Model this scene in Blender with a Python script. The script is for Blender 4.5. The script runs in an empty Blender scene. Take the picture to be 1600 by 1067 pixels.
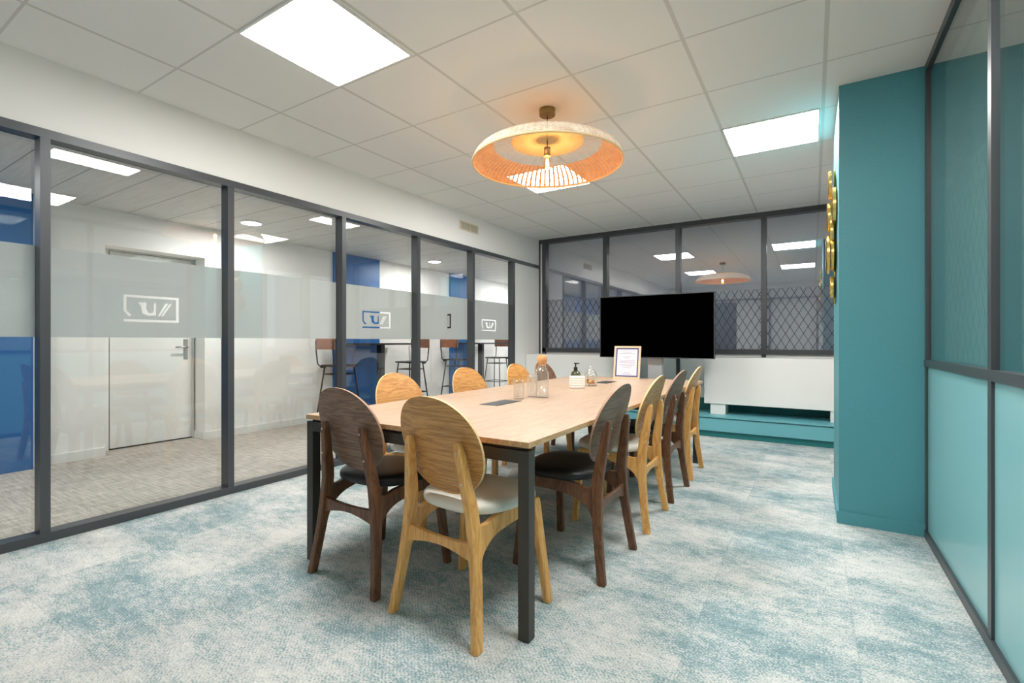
import bpy, bmesh, math, random
from mathutils import Vector, Matrix
random.seed(7)
sc = bpy.context.scene
PI = math.pi
# ------------------------------------------------------------------ camera, world, exposure
F_PX = 752.6
YAW = math.atan(470 / 752.6)
cd = bpy.data.cameras.new('camera'); cam = bpy.data.objects.new('camera', cd); sc.collection.objects.link(cam)
cd.sensor_width = 36.0; cd.lens = 36.0 * F_PX / 1600; cd.clip_start = 0.02; cd.clip_end = 100
cam.location = (0, 0, 1.14); cam.rotation_euler = (PI / 2, 0, YAW)
sc.camera = cam
sc.view_settings.view_transform = 'Standard'; sc.view_settings.look = 'None'
sc.view_settings.gamma = 1.0; sc.view_settings.exposure = 0.0; sc.view_settings.use_curve_mapping = False
w = bpy.data.worlds.new('world'); sc.world = w; w.use_nodes = True
bgn = w.node_tree.nodes['Background']; bgn.inputs[0].default_value = (0.86, 0.92, 1.0, 1); bgn.inputs[1].default_value = 1.6
sc.cycles.max_bounces = 10; sc.cycles.transparent_max_bounces = 24; sc.cycles.diffuse_bounces = 5
sc.cycles.glossy_bounces = 5; sc.cycles.transmission_bounces = 8
sc.cycles.caustics_reflective = False; sc.cycles.caustics_refractive = False
sc.cycles.sample_clamp_indirect = 6.0

PANEL_W = 41.0       # ceiling light panel emission
CORR_W = 28.0        # corridor downlight power
# ------------------------------------------------------------------ materials
def lin(c):
    return tuple((x / 255 / 12.92 if x / 255 <= .04045 else ((x / 255 + .055) / 1.055) ** 2.4) for x in c)
class NT:
    def __init__(s, name):
        s.m = bpy.data.materials.new(name); s.m.use_nodes = True
        s.t = s.m.node_tree; s.t.nodes.clear()
        s.out = s.t.nodes.new('ShaderNodeOutputMaterial')
    def n(s, typ, **k):
        o = s.t.nodes.new('ShaderNode' + typ)
        for a, b in k.items():
            if a.startswith('i_'):
                key = a[2:].replace('_', ' ')
                o.inputs[key].default_value = b
            else: setattr(o, a, b)
        return o
    def l(s, a, b): s.t.links.new(a, b)
    def math(s, op, a, b=None, c=None):
        m = s.n('Math', operation=op)
        for i, v in enumerate((a, b, c)):
            if v is None: continue
            if isinstance(v, (int, float)): m.inputs[i].default_value = v
            else: s.l(v, m.inputs[i])
        return m.outputs[0]
    def ramp(s, fac, stops):
        r = s.n('ValToRGB'); e = r.color_ramp.elements
        while len(e) < len(stops): e.new(0.5)
        for i, (p, c) in enumerate(stops):
            e[i].position = p; e[i].color = (*c, 1)
        s.l(fac, r.inputs[0]); return r.outputs[0]
    def coords(s, kind='Object', scale=(1, 1, 1), loc=(0, 0, 0), rot=(0, 0, 0)):
        tc = s.n('TexCoord'); mp = s.n('Mapping')
        mp.inputs['Scale'].default_value = scale; mp.inputs['Location'].default_value = loc; mp.inputs['Rotation'].default_value = rot
        s.l(tc.outputs[kind], mp.inputs[0]); return mp.outputs[0]
    def mix(s, fac, a, b, blend='MIX'):
        m = s.n('Mix', data_type='RGBA', blend_type=blend)
        for sock, v in ((m.inputs[0], fac), (m.inputs[6], a), (m.inputs[7], b)):
            if isinstance(v, (int, float)): sock.default_value = v
            elif isinstance(v, tuple): sock.default_value = (*v, 1)
            else: s.l(v, sock)
        return m.outputs[2]
    def bump(s, h, strength=.2, dist=.01):
        b = s.n('Bump'); b.inputs['Strength'].default_value = strength; b.inputs['Distance'].default_value = dist
        s.l(h, b.inputs['Height']); return b.outputs[0]

def plain(name, col, rough=.5, metal=0., bump=0., bscale=200., spec=.5, coat=0., var=0.0):
    t = NT(name); p = t.n('BsdfPrincipled')
    p.inputs['Roughness'].default_value = rough; p.inputs['Metallic'].default_value = metal
    p.inputs['Specular IOR Level'].default_value = spec; p.inputs['Coat Weight'].default_value = coat
    c = lin(col)
    no = t.n('TexNoise'); no.inputs['Scale'].default_value = bscale; no.inputs['Detail'].default_value = 3
    t.l(t.coords(), no.inputs['Vector'])
    v = max(var, .02)
    t.l(t.ramp(no.outputs[0], [(.3, tuple(x * (1 - v) for x in c)), (.7, tuple(min(1, x * (1 + v)) for x in c))]), p.inputs['Base Color'])
    if bump: t.l(t.bump(no.outputs[0], bump, .004), p.inputs['Normal'])
    t.l(p.outputs[0], t.out.inputs[0]); return t.m

def wood(name, dark, light, axis='x', scale=6., rough=.42, stretch=9., fine=.35):
    t = NT(name); p = t.n('BsdfPrincipled'); p.inputs['Roughness'].default_value = rough
    sc_ = {'x': (1, stretch, stretch), 'y': (stretch, 1, stretch), 'z': (stretch, stretch, 1)}[axis]
    oi = t.n('ObjectInfo')
    base = t.coords('Object', sc_)
    add = t.n('VectorMath', operation='ADD'); t.l(base, add.inputs[0])
    cmb = t.n('CombineXYZ'); t.l(t.math('MULTIPLY', oi.outputs['Random'], 37.0), cmb.inputs[0]); t.l(t.math('MULTIPLY', oi.outputs['Random'], 17.0), cmb.inputs[2])
    t.l(cmb.outputs[0], add.inputs[1])
    n1 = t.n('TexNoise', i_Scale=scale * .35, i_Detail=4.0, i_Distortion=.8); t.l(add.outputs[0], n1.inputs['Vector'])
    rings = t.math('FRACT', t.math('MULTIPLY', n1.outputs[0], 7.0))
    tri = t.math('ABSOLUTE', t.math('SUBTRACT', rings, .5))
    n2 = t.n('TexNoise', i_Scale=scale * 5, i_Detail=5.0); t.l(add.outputs[0], n2.inputs['Vector'])
    f = t.math('ADD', t.math('MULTIPLY', tri, 1.1), t.math('MULTIPLY', t.math('SUBTRACT', n2.outputs[0], .5), fine * 2))
    col = t.ramp(f, [(.0, lin(dark)), (.25, tuple((a + b) / 2 for a, b in zip(lin(dark), lin(light)))), (.6, lin(light))])
    t.l(col, p.inputs['Base Color'])
    t.l(t.bump(n2.outputs[0], .08, .002), p.inputs['Normal'])
    t.l(p.outputs[0], t.out.inputs[0]); return t.m

def emit(name, col, strength):
    t = NT(name); e = t.n('Emission'); e.inputs[0].default_value = (*lin(col), 1); e.inputs[1].default_value = strength
    t.l(e.outputs[0], t.out.inputs[0]); return t.m

def glass(name, tint=(1, 1, 1), r0=.05, power=5.0, hi=.9, rough=0.0):
    """thin clear pane: transparent, mirror part grows towards grazing view (Schlick)"""
    t = NT(name)
    g = t.n('NewGeometry')
    d = t.n('VectorMath', operation='DOT_PRODUCT'); t.l(g.outputs['Normal'], d.inputs[0]); t.l(g.outputs['Incoming'], d.inputs[1])
    c = t.math('ABSOLUTE', d.outputs['Value'])
    k = t.math('POWER', t.math('SUBTRACT', 1.0, c), power)
    fac = t.math('ADD', t.math('MULTIPLY', k, hi - r0), r0)
    tr = t.n('BsdfTransparent'); tr.inputs[0].default_value = (*tint, 1)
    gl = t.n('BsdfGlossy'); gl.inputs['Roughness'].default_value = rough; gl.inputs[0].default_value = (1, 1, 1, 1)
    mx = t.n('MixShader'); t.l(fac, mx.inputs[0]); t.l(tr.outputs[0], mx.inputs[1]); t.l(gl.outputs[0], mx.inputs[2])
    t.l(mx.outputs[0], t.out.inputs[0]); return t.m

M = {}
M['wall'] = plain('white_wall_paint', (240, 238, 235), .65, bump=.06, bscale=260)
M['white'] = plain('white_lacquer', (235, 234, 231), .35)
M['frame'] = plain('charcoal_metal', (70, 73, 77), .38, metal=.15, spec=.5)
M['frame_dark'] = plain('dark_bronze_metal', (66, 62, 57), .42, metal=.3)
M['black'] = plain('black_metal', (22, 22, 24), .4)
M['alu'] = plain('pale_aluminium', (205, 207, 210), .3, metal=.6)
M['teal'] = plain('teal_wall_paint', (80, 148, 158), .5, bump=.35, bscale=90)
M['teal_ledge'] = plain('teal_ledge_paint', (104, 172, 182), .45, bump=.05, bscale=90)
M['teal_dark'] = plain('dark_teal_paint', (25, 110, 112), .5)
M['teal_panel'] = plain('pale_teal_gloss_panel', (134, 188, 194), .25, spec=.5)
M['blue'] = plain('blue_wall_panel', (24, 98, 165), .45)
M['navy'] = plain('navy_wall_panel', (44, 74, 132), .5)
M['silver'] = plain('brushed_steel', (180, 180, 178), .3, metal=.9)
M['brass'] = plain('aged_brass', (150, 120, 75), .35, metal=.9)
M['gold'] = plain('polished_gold', (236, 198, 116), .25, metal=1.0)
M['screen'] = plain('black_screen', (1, 1, 1), .5, spec=.0)
M['leather'] = plain('black_leather', (24, 24, 27), .42, bump=.1, bscale=300)
M['cream'] = plain('cream_upholstery', (238, 232, 221), .6, bump=.1, bscale=400)
M['oak'] = wood('oak_plate', (172, 118, 60), (214, 160, 96), 'x', stretch=13, scale=5)
M['oak_leg'] = wood('oak_legs', (214, 150, 78), (238, 184, 112), 'z', stretch=7)
M['oak_edge'] = plain('pale_oak_edge', (238, 205, 150), .5, var=.08, bscale=60)
M['walnut'] = wood('walnut_plate', (100, 72, 54), (142, 110, 88), 'x', stretch=13, scale=5)
M['walnut_leg'] = wood('walnut_legs', (88, 55, 36), (122, 82, 55), 'z', stretch=7)
M['walnut_edge'] = plain('pale_walnut_edge', (176, 140, 118), .5, var=.08, bscale=60)
M['tabletop'] = wood('pale_oak_tabletop', (178, 149, 126), (196, 171, 148), 'y', scale=5, rough=.38, stretch=10, fine=.2)
M['table_edge'] = wood('oak_table_edge', (186, 146, 104), (212, 174, 130), 'y', scale=5)
M['cork'] = plain('cork', (214, 160, 108), .8, var=.15, bscale=120)
M['stool_wood'] = wood('stool_back_veneer', (112, 66, 42), (148, 92, 60), 'x')
M['clear'] = glass('left_partition_glass', (.97, .985, .98), .055, 5, .85)
M['right_glass'] = glass('right_partition_glass', (.90, .96, .95), .09, 4.0, .9)
M['back_glass'] = glass('dark_back_glass', (.84, .86, .91), .30, 4.0, .85)
M['ware'] = glass('clear_glassware', (.97, .98, .98), .08, 2.2, .9, .02)
M['thin_bulb'] = glass('bulb_glass', (1.0, .9, .72), .06, 3, .7)

def film_mat():
    t = NT('frosted_film')
    tl = t.n('BsdfTranslucent'); tl.inputs[0].default_value = (.78, .785, .77, 1)
    df = t.n('BsdfDiffuse'); df.inputs[0].default_value = (.66, .67, .665, 1)
    tr = t.n('BsdfTransparent'); tr.inputs[0].default_value = (.97, .98, .98, 1)
    a = t.n('MixShader'); a.inputs[0].default_value = .42; t.l(tl.outputs[0], a.inputs[1]); t.l(df.outputs[0], a.inputs[2])
    b = t.n('MixShader'); b.inputs[0].default_value = .13; t.l(a.outputs[0], b.inputs[1]); t.l(tr.outputs[0], b.inputs[2])
    t.l(b.outputs[0], t.out.inputs[0]); return t.m
M['film'] = film_mat()
def lattice_mat(name, axis, col, line_alpha, base_alpha, base_col):
    """diamond lattice printed on a clear film; axis = horizontal object axis"""
    t = NT(name)
    tc = t.n('TexCoord'); sx = t.n('SeparateXYZ'); t.l(tc.outputs['Object'], sx.inputs[0])
    h = t.math('DIVIDE', sx.outputs[axis], .095); v = t.math('DIVIDE', sx.outputs['Z'], .165)
    def line(e):
        fr = t.math('FRACT', e); return t.math('LESS_THAN', t.math('ABSOLUTE', t.math('SUBTRACT', fr, .5)), .035)
    m = t.math('MAXIMUM', line(t.math('ADD', h, v)), line(t.math('SUBTRACT', h, v)))
    df = t.n('BsdfDiffuse'); df.inputs[0].default_value = (*col, 1)
    db = t.n('BsdfTranslucent'); db.inputs[0].default_value = (*base_col, 1)
    tr = t.n('BsdfTransparent')
    b = t.n('MixShader'); b.inputs[0].default_value = base_alpha; t.l(tr.outputs[0], b.inputs[1]); t.l(db.outputs[0], b.inputs[2])
    a = t.n('MixShader'); t.l(t.math('MULTIPLY', m, line_alpha), a.inputs[0]); t.l(b.outputs[0], a.inputs[1]); t.l(df.outputs[0], a.inputs[2])
    t.l(a.outputs[0], t.out.inputs[0]); return t.m
M['lattice_dark'] = lattice_mat('lattice_film_back', 'X', (.06, .065, .08), .62, .12, (.8, .85, .9))
M['lattice_side'] = lattice_mat('lattice_film_side', 'Y', (.10, .14, .14), .8, .25, (.85, .95, .92))

def carpet():
    t = NT('teal_patchy_carpet'); p = t.n('BsdfPrincipled'); p.inputs['Roughness'].default_value = .95; p.inputs['Specular IOR Level'].default_value = .15
    tc0 = t.n('TexCoord'); dv = t.n('VectorMath', operation='DIVIDE'); t.l(tc0.outputs['Object'], dv.inputs[0]); dv.inputs[1].default_value = (.54, .54, 1)
    ad = t.n('VectorMath', operation='ADD'); t.l(dv.outputs[0], ad.inputs[0]); ad.inputs[1].default_value = (.2407 + 40.5, .2407 + 40.5, .5)
    fl = t.n('VectorMath', operation='FLOOR'); t.l(ad.outputs[0], fl.inputs[0])
    wn = t.n('TexWhiteNoise', noise_dimensions='3D'); t.l(fl.outputs[0], wn.inputs['Vector'])
    ms = t.n('VectorMath', operation='SCALE'); t.l(wn.outputs['Color'], ms.inputs[0]); ms.inputs['Scale'].default_value = 30.0
    tv_ = t.n('VectorMath', operation='ADD'); t.l(t.coords('Object', (.75, 1.2, 1)), tv_.inputs[0]); t.l(ms.outputs[0], tv_.inputs[1])
    nt = t.n('TexNoise', i_Scale=2.2, i_Detail=9.0, i_Roughness=.70); t.l(tv_.outputs[0], nt.inputs['Vector'])
    n1 = t.n('TexNoise', i_Scale=1.9, i_Detail=9.0, i_Roughness=.70); t.l(t.coords('Object', (.75, 1.2, 1), rot=(0, 0, .15)), n1.inputs['Vector'])
    n4 = t.n('TexNoise', i_Scale=22.0, i_Detail=5.0, i_Roughness=.75); t.l(t.coords('Object', (.8, 1.2, 1)), n4.inputs['Vector'])
    n2 = t.n('TexNoise', i_Scale=130.0, i_Detail=2.0); t.l(t.coords('Object'), n2.inputs['Vector'])
    wv = t.n('TexWave', wave_type='BANDS', bands_direction='DIAGONAL', i_Scale=36.0, i_Distortion=1.5); wv.inputs['Detail'].default_value = 1; t.l(t.coords('Object'), wv.inputs['Vector'])
    f = t.math('ADD', t.math('MULTIPLY', nt.outputs[0], .48), t.math('MULTIPLY', n1.outputs[0], .78))
    f = t.math('SUBTRACT', f, .135)
    f = t.math('ADD', f, t.math('MULTIPLY', t.math('SUBTRACT', n4.outputs[0], .5), .42))
    f = t.math('ADD', f, t.math('MULTIPLY', t.math('SUBTRACT', n2.outputs[0], .5), .62))
    f = t.math('ADD', f, t.math('MULTIPLY', t.math('SUBTRACT', wv.outputs[0], .5), .05))
    c = t.ramp(f, [(.30, lin((116, 142, 148))), (.43, lin((146, 168, 172))), (.51, lin((192, 196, 195))), (.68, lin((222, 221, 217)))])
    # half-metre tile seams
    sx = t.n('SeparateXYZ'); tc = t.n('TexCoord'); t.l(tc.outputs['Object'], sx.inputs[0])
    def seam(o):
        fr = t.math('FRACT', t.math('DIVIDE', t.math('ADD', o, .13), .54)); return t.math('LESS_THAN', t.math('ABSOLUTE', t.math('SUBTRACT', fr, .5)), .004)
    s_ = t.math('MAXIMUM', seam(sx.outputs['X']), seam(sx.outputs['Y']))
    t.l(t.mix(t.math('MULTIPLY', s_, .22), c, lin((105, 135, 140))), p.inputs['Base Color'])
    t.l(t.bump(n2.outputs[0], .7, .007), p.inputs['Normal'])
    t.l(p.outputs[0], t.out.inputs[0]); return t.m
M['carpet'] = carpet()
def carpet2():
    t = NT('beige_grey_carpet'); p = t.n('BsdfPrincipled'); p.inputs['Roughness'].default_value = .95; p.inputs['Specular IOR Level'].default_value = .1
    n1 = t.n('TexNoise', i_Scale=10.0, i_Detail=4.0); t.l(t.coords('Object', (.5, 5, 1), rot=(0, 0, .0)), n1.inputs['Vector'])
    n3 = t.n('TexNoise', i_Scale=10.0, i_Detail=4.0); t.l(t.coords('Object', (6, .4, 1)), n3.inputs['Vector'])
    n2 = t.n('TexNoise', i_Scale=160.0, i_Detail=1.0); t.l(t.coords('Object'), n2.inputs['Vector'])
    f = t.math('ADD', t.math('MULTIPLY', n1.outputs[0], .5), t.math('MULTIPLY', n3.outputs[0], .5)); f = t.math('ADD', f, t.math('MULTIPLY', t.math('SUBTRACT', n2.outputs[0], .5), .4))
    t.l(t.ramp(f, [(.36, lin((150, 143, 134))), (.52, lin((184, 176, 166))), (.66, lin((208, 202, 192)))]), p.inputs['Base Color'])
    t.l(t.bump(n2.outputs[0], .4, .005), p.inputs['Normal'])
    t.l(p.outputs[0], t.out.inputs[0]); return t.m
M['carpet2'] = carpet2()
def ceiling_mat():
    t = NT('ceiling_tiles'); p = t.n('BsdfPrincipled'); p.inputs['Roughness'].default_value = .8
    tc = t.n('TexCoord'); sx = t.n('SeparateXYZ'); t.l(tc.outputs['Object'], sx.inputs[0])
    def seam(o, off, w_):
        fr = t.math('FRACT', t.math('ADD', t.math('DIVIDE', t.math('SUBTRACT', o, off), .648), 100.5)); return t.math('LESS_THAN', t.math('ABSOLUTE', t.math('SUBTRACT', fr, .5)), w_)
    s_ = t.math('MAXIMUM', seam(sx.outputs['X'], .06, .016), seam(sx.outputs['Y'], .715, .010))
    n2 = t.n('TexNoise', i_Scale=240.0, i_Detail=2.0); t.l(tc.outputs['Object'], n2.inputs['Vector'])
    base = t.ramp(n2.outputs[0], [(.3, lin((240, 239, 236))), (.7, lin((246, 245, 242)))])
    t.l(t.mix(s_, base, lin((216, 214, 209))), p.inputs['Base Color'])
    t.l(t.bump(t.math('SUBTRACT', t.math('MULTIPLY', n2.outputs[0], .15), s_), .5, .004), p.inputs['Normal'])
    t.l(p.outputs[0], t.out.inputs[0]); return t.m
M['ceiling'] = ceiling_mat()
def ceiling2_mat():
    t = NT('corridor_ceiling_planks'); p = t.n('BsdfPrincipled'); p.inputs['Roughness'].default_value = .6
    tc = t.n('TexCoord'); sx = t.n('SeparateXYZ'); t.l(tc.outputs['Object'], sx.inputs[0])
    fr = t.math('FRACT', t.math('ADD', t.math('DIVIDE', sx.outputs['Y'], .345), 50.4)); s_ = t.math('LESS_THAN', t.math('ABSOLUTE', t.math('SUBTRACT', fr, .5)), .014)
    n2 = t.n('TexNoise', i_Scale=8.0, i_Detail=3.0); t.l(t.coords('Object', (.4, 8, 1)), n2.inputs['Vector'])
    base = t.ramp(n2.outputs[0], [(.3, lin((196, 196, 192))), (.7, lin((212, 212, 208)))])
    t.l(t.mix(s_, base, lin((140, 140, 138))), p.inputs['Base Color'])
    t.l(p.outputs[0], t.out.inputs[0]); return t.m
M['ceiling2'] = ceiling2_mat()
def weave_mat(name, ca, cb, nr, nc, open_, transl=.45, outer=None):
    """rattan weave on polar UVs: u = around, v = along the profile"""
    t = NT(name)
    tc = t.n('TexCoord'); sx = t.n('SeparateXYZ'); t.l(tc.outputs['UV'], sx.inputs[0])
    nz = t.n('TexNoise', i_Scale=60.0, i_Detail=3.0); t.l(t.coords('Object'), nz.inputs['Vector'])
    nb = t.n('TexNoise', i_Scale=14.0, i_Detail=4.0); t.l(t.coords('Object', (1, 1, 3)), nb.inputs['Vector'])
    u = t.math('FRACT', t.math('MULTIPLY', sx.outputs['X'], nr)); v = t.math('FRACT', t.math('ADD', t.math('MULTIPLY', sx.outputs['Y'], nc), t.math('MULTIPLY', nz.outputs[0], .5)))
    au = t.math('ABSOLUTE', t.math('SUBTRACT', u, .5)); av = t.math('ABSOLUTE', t.math('SUBTRACT', v, .5))
    hole = t.math('MULTIPLY', t.math('LESS_THAN', au, open_ * .5 + .12), t.math('LESS_THAN', av, open_ * .5))
    col = t.ramp(t.math('ADD', t.math('MULTIPLY', av, .9), t.math('MULTIPLY', nb.outputs[0], .8)), [(.3, lin(ca)), (.75, lin(cb))])
    if outer:   # whitewashed on the upper, outer face
        g = t.n('NewGeometry'); sn = t.n('SeparateXYZ'); t.l(g.outputs['Normal'], sn.inputs[0])
        co = t.ramp(t.math('ADD', t.math('MULTIPLY', av, .6), t.math('MULTIPLY', nb.outputs[0], .8)), [(.35, lin(outer[0])), (.65, lin(outer[1]))])
        col = t.mix(t.math('GREATER_THAN', sn.outputs['Z'], 0.0), col, co)
    df = t.n('BsdfDiffuse'); t.l(col, df.inputs[0]); tl = t.n('BsdfTranslucent'); t.l(col, tl.inputs[0])
    t.l(t.bump(av, .5, .003), df.inputs['Normal'])
    a = t.n('MixShader'); a.inputs[0].default_value = transl; t.l(df.outputs[0], a.inputs[1]); t.l(tl.outputs[0], a.inputs[2])
    tr = t.n('BsdfTransparent'); b = t.n('MixShader'); t.l(hole, b.inputs[0]); t.l(a.outputs[0], b.inputs[1]); t.l(tr.outputs[0], b.inputs[2])
    t.l(b.outputs[0], t.out.inputs[0]); return t.m
M['rattan'] = weave_mat('natural_rattan_weave', (196, 120, 66), (236, 172, 110), 84, 16, .33, .10, ((206, 188, 160), (246, 238, 222)))
M['rattan_core'] = weave_mat('dense_rattan_core', (214, 160, 84), (240, 200, 130), 60, 22, .25, .4)
M['rib'] = plain('rattan_ribs', (206, 178, 146), .7)
M['panel'] = emit('light_panel_diffuser', (255, 253, 248), PANEL_W)
M['spot'] = emit('downlight_diffuser', (255, 250, 240), 20.0)
M['filament'] = emit('warm_filament', (255, 190, 90), 60.0)

# ------------------------------------------------------------------ geometry helpers
C = sc.collection
def box(bm, x0, x1, y0, y1, z0, z1, mi=0):
    vs = [bm.verts.new(p) for p in ((x0, y0, z0), (x1, y0, z0), (x1, y1, z0), (x0, y1, z0), (x0, y0, z1), (x1, y0, z1), (x1, y1, z1), (x0, y1, z1))]
    for f in ((0, 3, 2, 1), (4, 5, 6, 7), (0, 1, 5, 4), (1, 2, 6, 5), (2, 3, 7, 6), (3, 0, 4, 7)):
        bm.faces.new([vs[i] for i in f]).material_index = mi
def boxes(*L):
    bm = bmesh.new()
    for b in L: box(bm, *b)
    return bm
def tube(bm, pts, r, n=8, closed=False, taper=None, mi=0):
    pts = [Vector(p) for p in pts]; rings = []
    up0 = Vector((0, 0, 1)); prev = None
    for i, p in enumerate(pts):
        if closed: d = pts[(i + 1) % len(pts)] - pts[i - 1]
        else: d = pts[min(i + 1, len(pts) - 1)] - pts[max(i - 1, 0)]
        d.normalize()
        if prev is None:
            a = up0 if abs(d.z) < .9 else Vector((1, 0, 0))
            s = d.cross(a).normalized()
        else:
            s = (prev - d * prev.dot(d)).normalized()
        prev = s; t_ = d.cross(s)
        rr = r if taper is None else r * taper[i]
        rings.append([bm.verts.new(p + (s * math.cos(2 * PI * k / n) + t_ * math.sin(2 * PI * k / n)) * rr) for k in range(n)])
    m = len(rings)
    for i in range(m if closed else m - 1):
        a, b = rings[i], rings[(i + 1) % m]
        for k in range(n): bm.faces.new((a[k], a[(k + 1) % n], b[(k + 1) % n], b[k])).material_index = mi
    if not closed:
        bm.faces.new(rings[0][::-1]).material_index = mi; bm.faces.new(rings[-1]).material_index = mi
def lathe(bm, prof, n=32, cx=0, cy=0, uv=False, mi=0):
    rings = []
    for r, z in prof:
        if r < 1e-5: rings.append([bm.verts.new((cx, cy, z))])
        else: rings.append([bm.verts.new((cx + r * math.cos(2 * PI * k / n), cy + r * math.sin(2 * PI * k / n), z)) for k in range(n)])
    lay = bm.loops.layers.uv.verify() if uv else None
    L = len(prof)
    for i in range(L - 1):
        a, b = rings[i], rings[i + 1]
        for k in range(n):
            k2 = (k + 1) % n
            if len(a) == 1 and len(b) == 1: continue
            if len(a) == 1: vs = (a[0], b[k], b[k2]); uvs = ((k / n, i / (L - 1)), (k / n, (i + 1) / (L - 1)), ((k + 1) / n, (i + 1) / (L - 1)))
            elif len(b) == 1: vs = (a[k], b[0], a[k2]); uvs = ((k / n, i / (L - 1)), (k / n, (i + 1) / (L - 1)), ((k + 1) / n, i / (L - 1)))
            else: vs = (a[k], a[k2], b[k2], b[k]); uvs = ((k / n, i / (L - 1)), ((k + 1) / n, i / (L - 1)), ((k + 1) / n, (i + 1) / (L - 1)), (k / n, (i + 1) / (L - 1)))
            f = bm.faces.new(vs); f.material_index = mi
            if uv:
                for lp, q in zip(f.loops, uvs): lp[lay].uv = q
def prism(bm, poly, a0, a1, axis='x', shift=None, mi=0):
    """poly in the two other axes, extruded along axis; shift(p)->offset along the axis"""
    def P(p, a):
        o = shift(p) if shift else 0
        if axis == 'x': return (a + o, p[0], p[1])
        if axis == 'y': return (p[0], a + o, p[1])
        return (p[0], p[1], a + o)
    A = [bm.verts.new(P(p, a0)) for p in poly]; B = [bm.verts.new(P(p, a1)) for p in poly]
    n = len(poly)
    bm.faces.new(A[::-1]).material_index = mi; bm.faces.new(B).material_index = mi
    for i in range(n): bm.faces.new((A[i], A[(i + 1) % n], B[(i + 1) % n], B[i])).material_index = mi
def obj(name, bm, mats, parent=None, smooth=False, bevel=0., loc=None, seg=2):
    bmesh.ops.recalc_face_normals(bm, faces=bm.faces)
    me = bpy.data.meshes.new(name); bm.to_mesh(me); bm.free()
    for m in (mats if isinstance(mats, (list, tuple)) else [mats]): me.materials.append(m)
    if smooth:
        for p in me.polygons: p.use_smooth = True
    o = bpy.data.objects.new(name, me); C.objects.link(o)
    if parent: o.parent = parent
    if loc: o.location = loc
    if bevel:
        b = o.modifiers.new('bevel', 'BEVEL'); b.width = bevel; b.segments = seg; b.limit_method = 'ANGLE'; b.angle_limit = .7
    return o
def smooth_angle(o, ang=40):
    for p in o.data.polygons: p.use_smooth = True
    bm = bmesh.new(); bm.from_mesh(o.data)
    for e in bm.edges:
        if len(e.link_faces) == 2 and e.calc_face_angle(0) > math.radians(ang): e.smooth = False
    bm.to_mesh(o.data); bm.free(); return o
def tag(o, label, cat, group=None, kind=None):
    o['label'] = label; o['category'] = cat
    if group: o['group'] = group
    if kind: o['kind'] = kind
    return o
def thing(name, label, cat, loc=(0, 0, 0), rz=0, group=None):
    o = bpy.data.objects.new(name, None); o.empty_display_size = .1; C.objects.link(o); o.location = loc; o.rotation_euler = (0, 0, rz)
    return tag(o, label, cat, group)
def struct(name, bm, m, label=None, cat=None, bevel=0.):
    o = obj(name, bm, m, bevel=bevel); o['kind'] = 'structure'
    if label: o['label'] = label
    if cat: o['category'] = cat
    return o
def sroot(name, label, cat, loc=(0, 0, 0)):
    o = bpy.data.objects.new(name, None); C.objects.link(o); o.location = loc; o['kind'] = 'structure'; o['label'] = label; o['category'] = cat; return o
def dup(root, loc=None, rz=None, label=None):
    r = root.copy(); C.objects.link(r)
    if loc is not None: r.location = loc
    if rz is not None: r.rotation_euler = (0, 0, rz)
    if label: r['label'] = label
    for ch in list(root.children):
        c = ch.copy(); C.objects.link(c); c.parent = r
        for g in list(ch.children):
            d = g.copy(); C.objects.link(d); d.parent = c
    return r
def curve_fill(splines, thick):
    """2D polygons with holes (first outer) -> mesh, in the local XY plane"""
    cu = bpy.data.curves.new('c', 'CURVE'); cu.dimensions = '2D'; cu.fill_mode = 'BOTH'; cu.extrude = thick / 2
    for s in splines:
        sp = cu.splines.new('POLY'); sp.points.add(len(s) - 1); sp.use_cyclic_u = True
        for i, p in enumerate(s): sp.points[i].co = (p[0], p[1], 0, 1)
    o = bpy.data.objects.new('c', cu); C.objects.link(o)
    dg = bpy.context.evaluated_depsgraph_get(); me = bpy.data.meshes.new_from_object(o.evaluated_get(dg))
    bpy.data.objects.remove(o); bm = bmesh.new(); bm.from_mesh(me); bpy.data.meshes.remove(me); return bm

# ------------------------------------------------------------------ room constants
XL, XR, YB, YF, H = -3.70, .555, 6.76, -1.35, 2.75
HC = 2.46
# ------------------------------------------------------------------ floors, ceilings
struct('floor', boxes((XL - .09, 3.6, YF - .1, 8.0, -.06, 0)), M['carpet'], 'patchy teal and grey carpet tiles', 'floor')
struct('floor_corridor', boxes((-6.7, XL - .09, -2.2, 10.0, -.06, 0)), M['carpet2'], 'beige grey woven carpet beyond the glass partition', 'floor')
struct('ceiling', boxes((XL - .09, XR + .085, YF - .1, 8.0, H, H + .06), (XR + .085, 3.6, YF - .1, 4.55, H, H + .06)), M['ceiling'], 'white suspended tile ceiling', 'ceiling')
struct('ceiling_corridor', boxes((-6.7, XL - .09, -2.2, 10.0, HC, HC + .06)), M['ceiling2'], 'grey plank ceiling of the corridor beyond the glass', 'ceiling')
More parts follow.
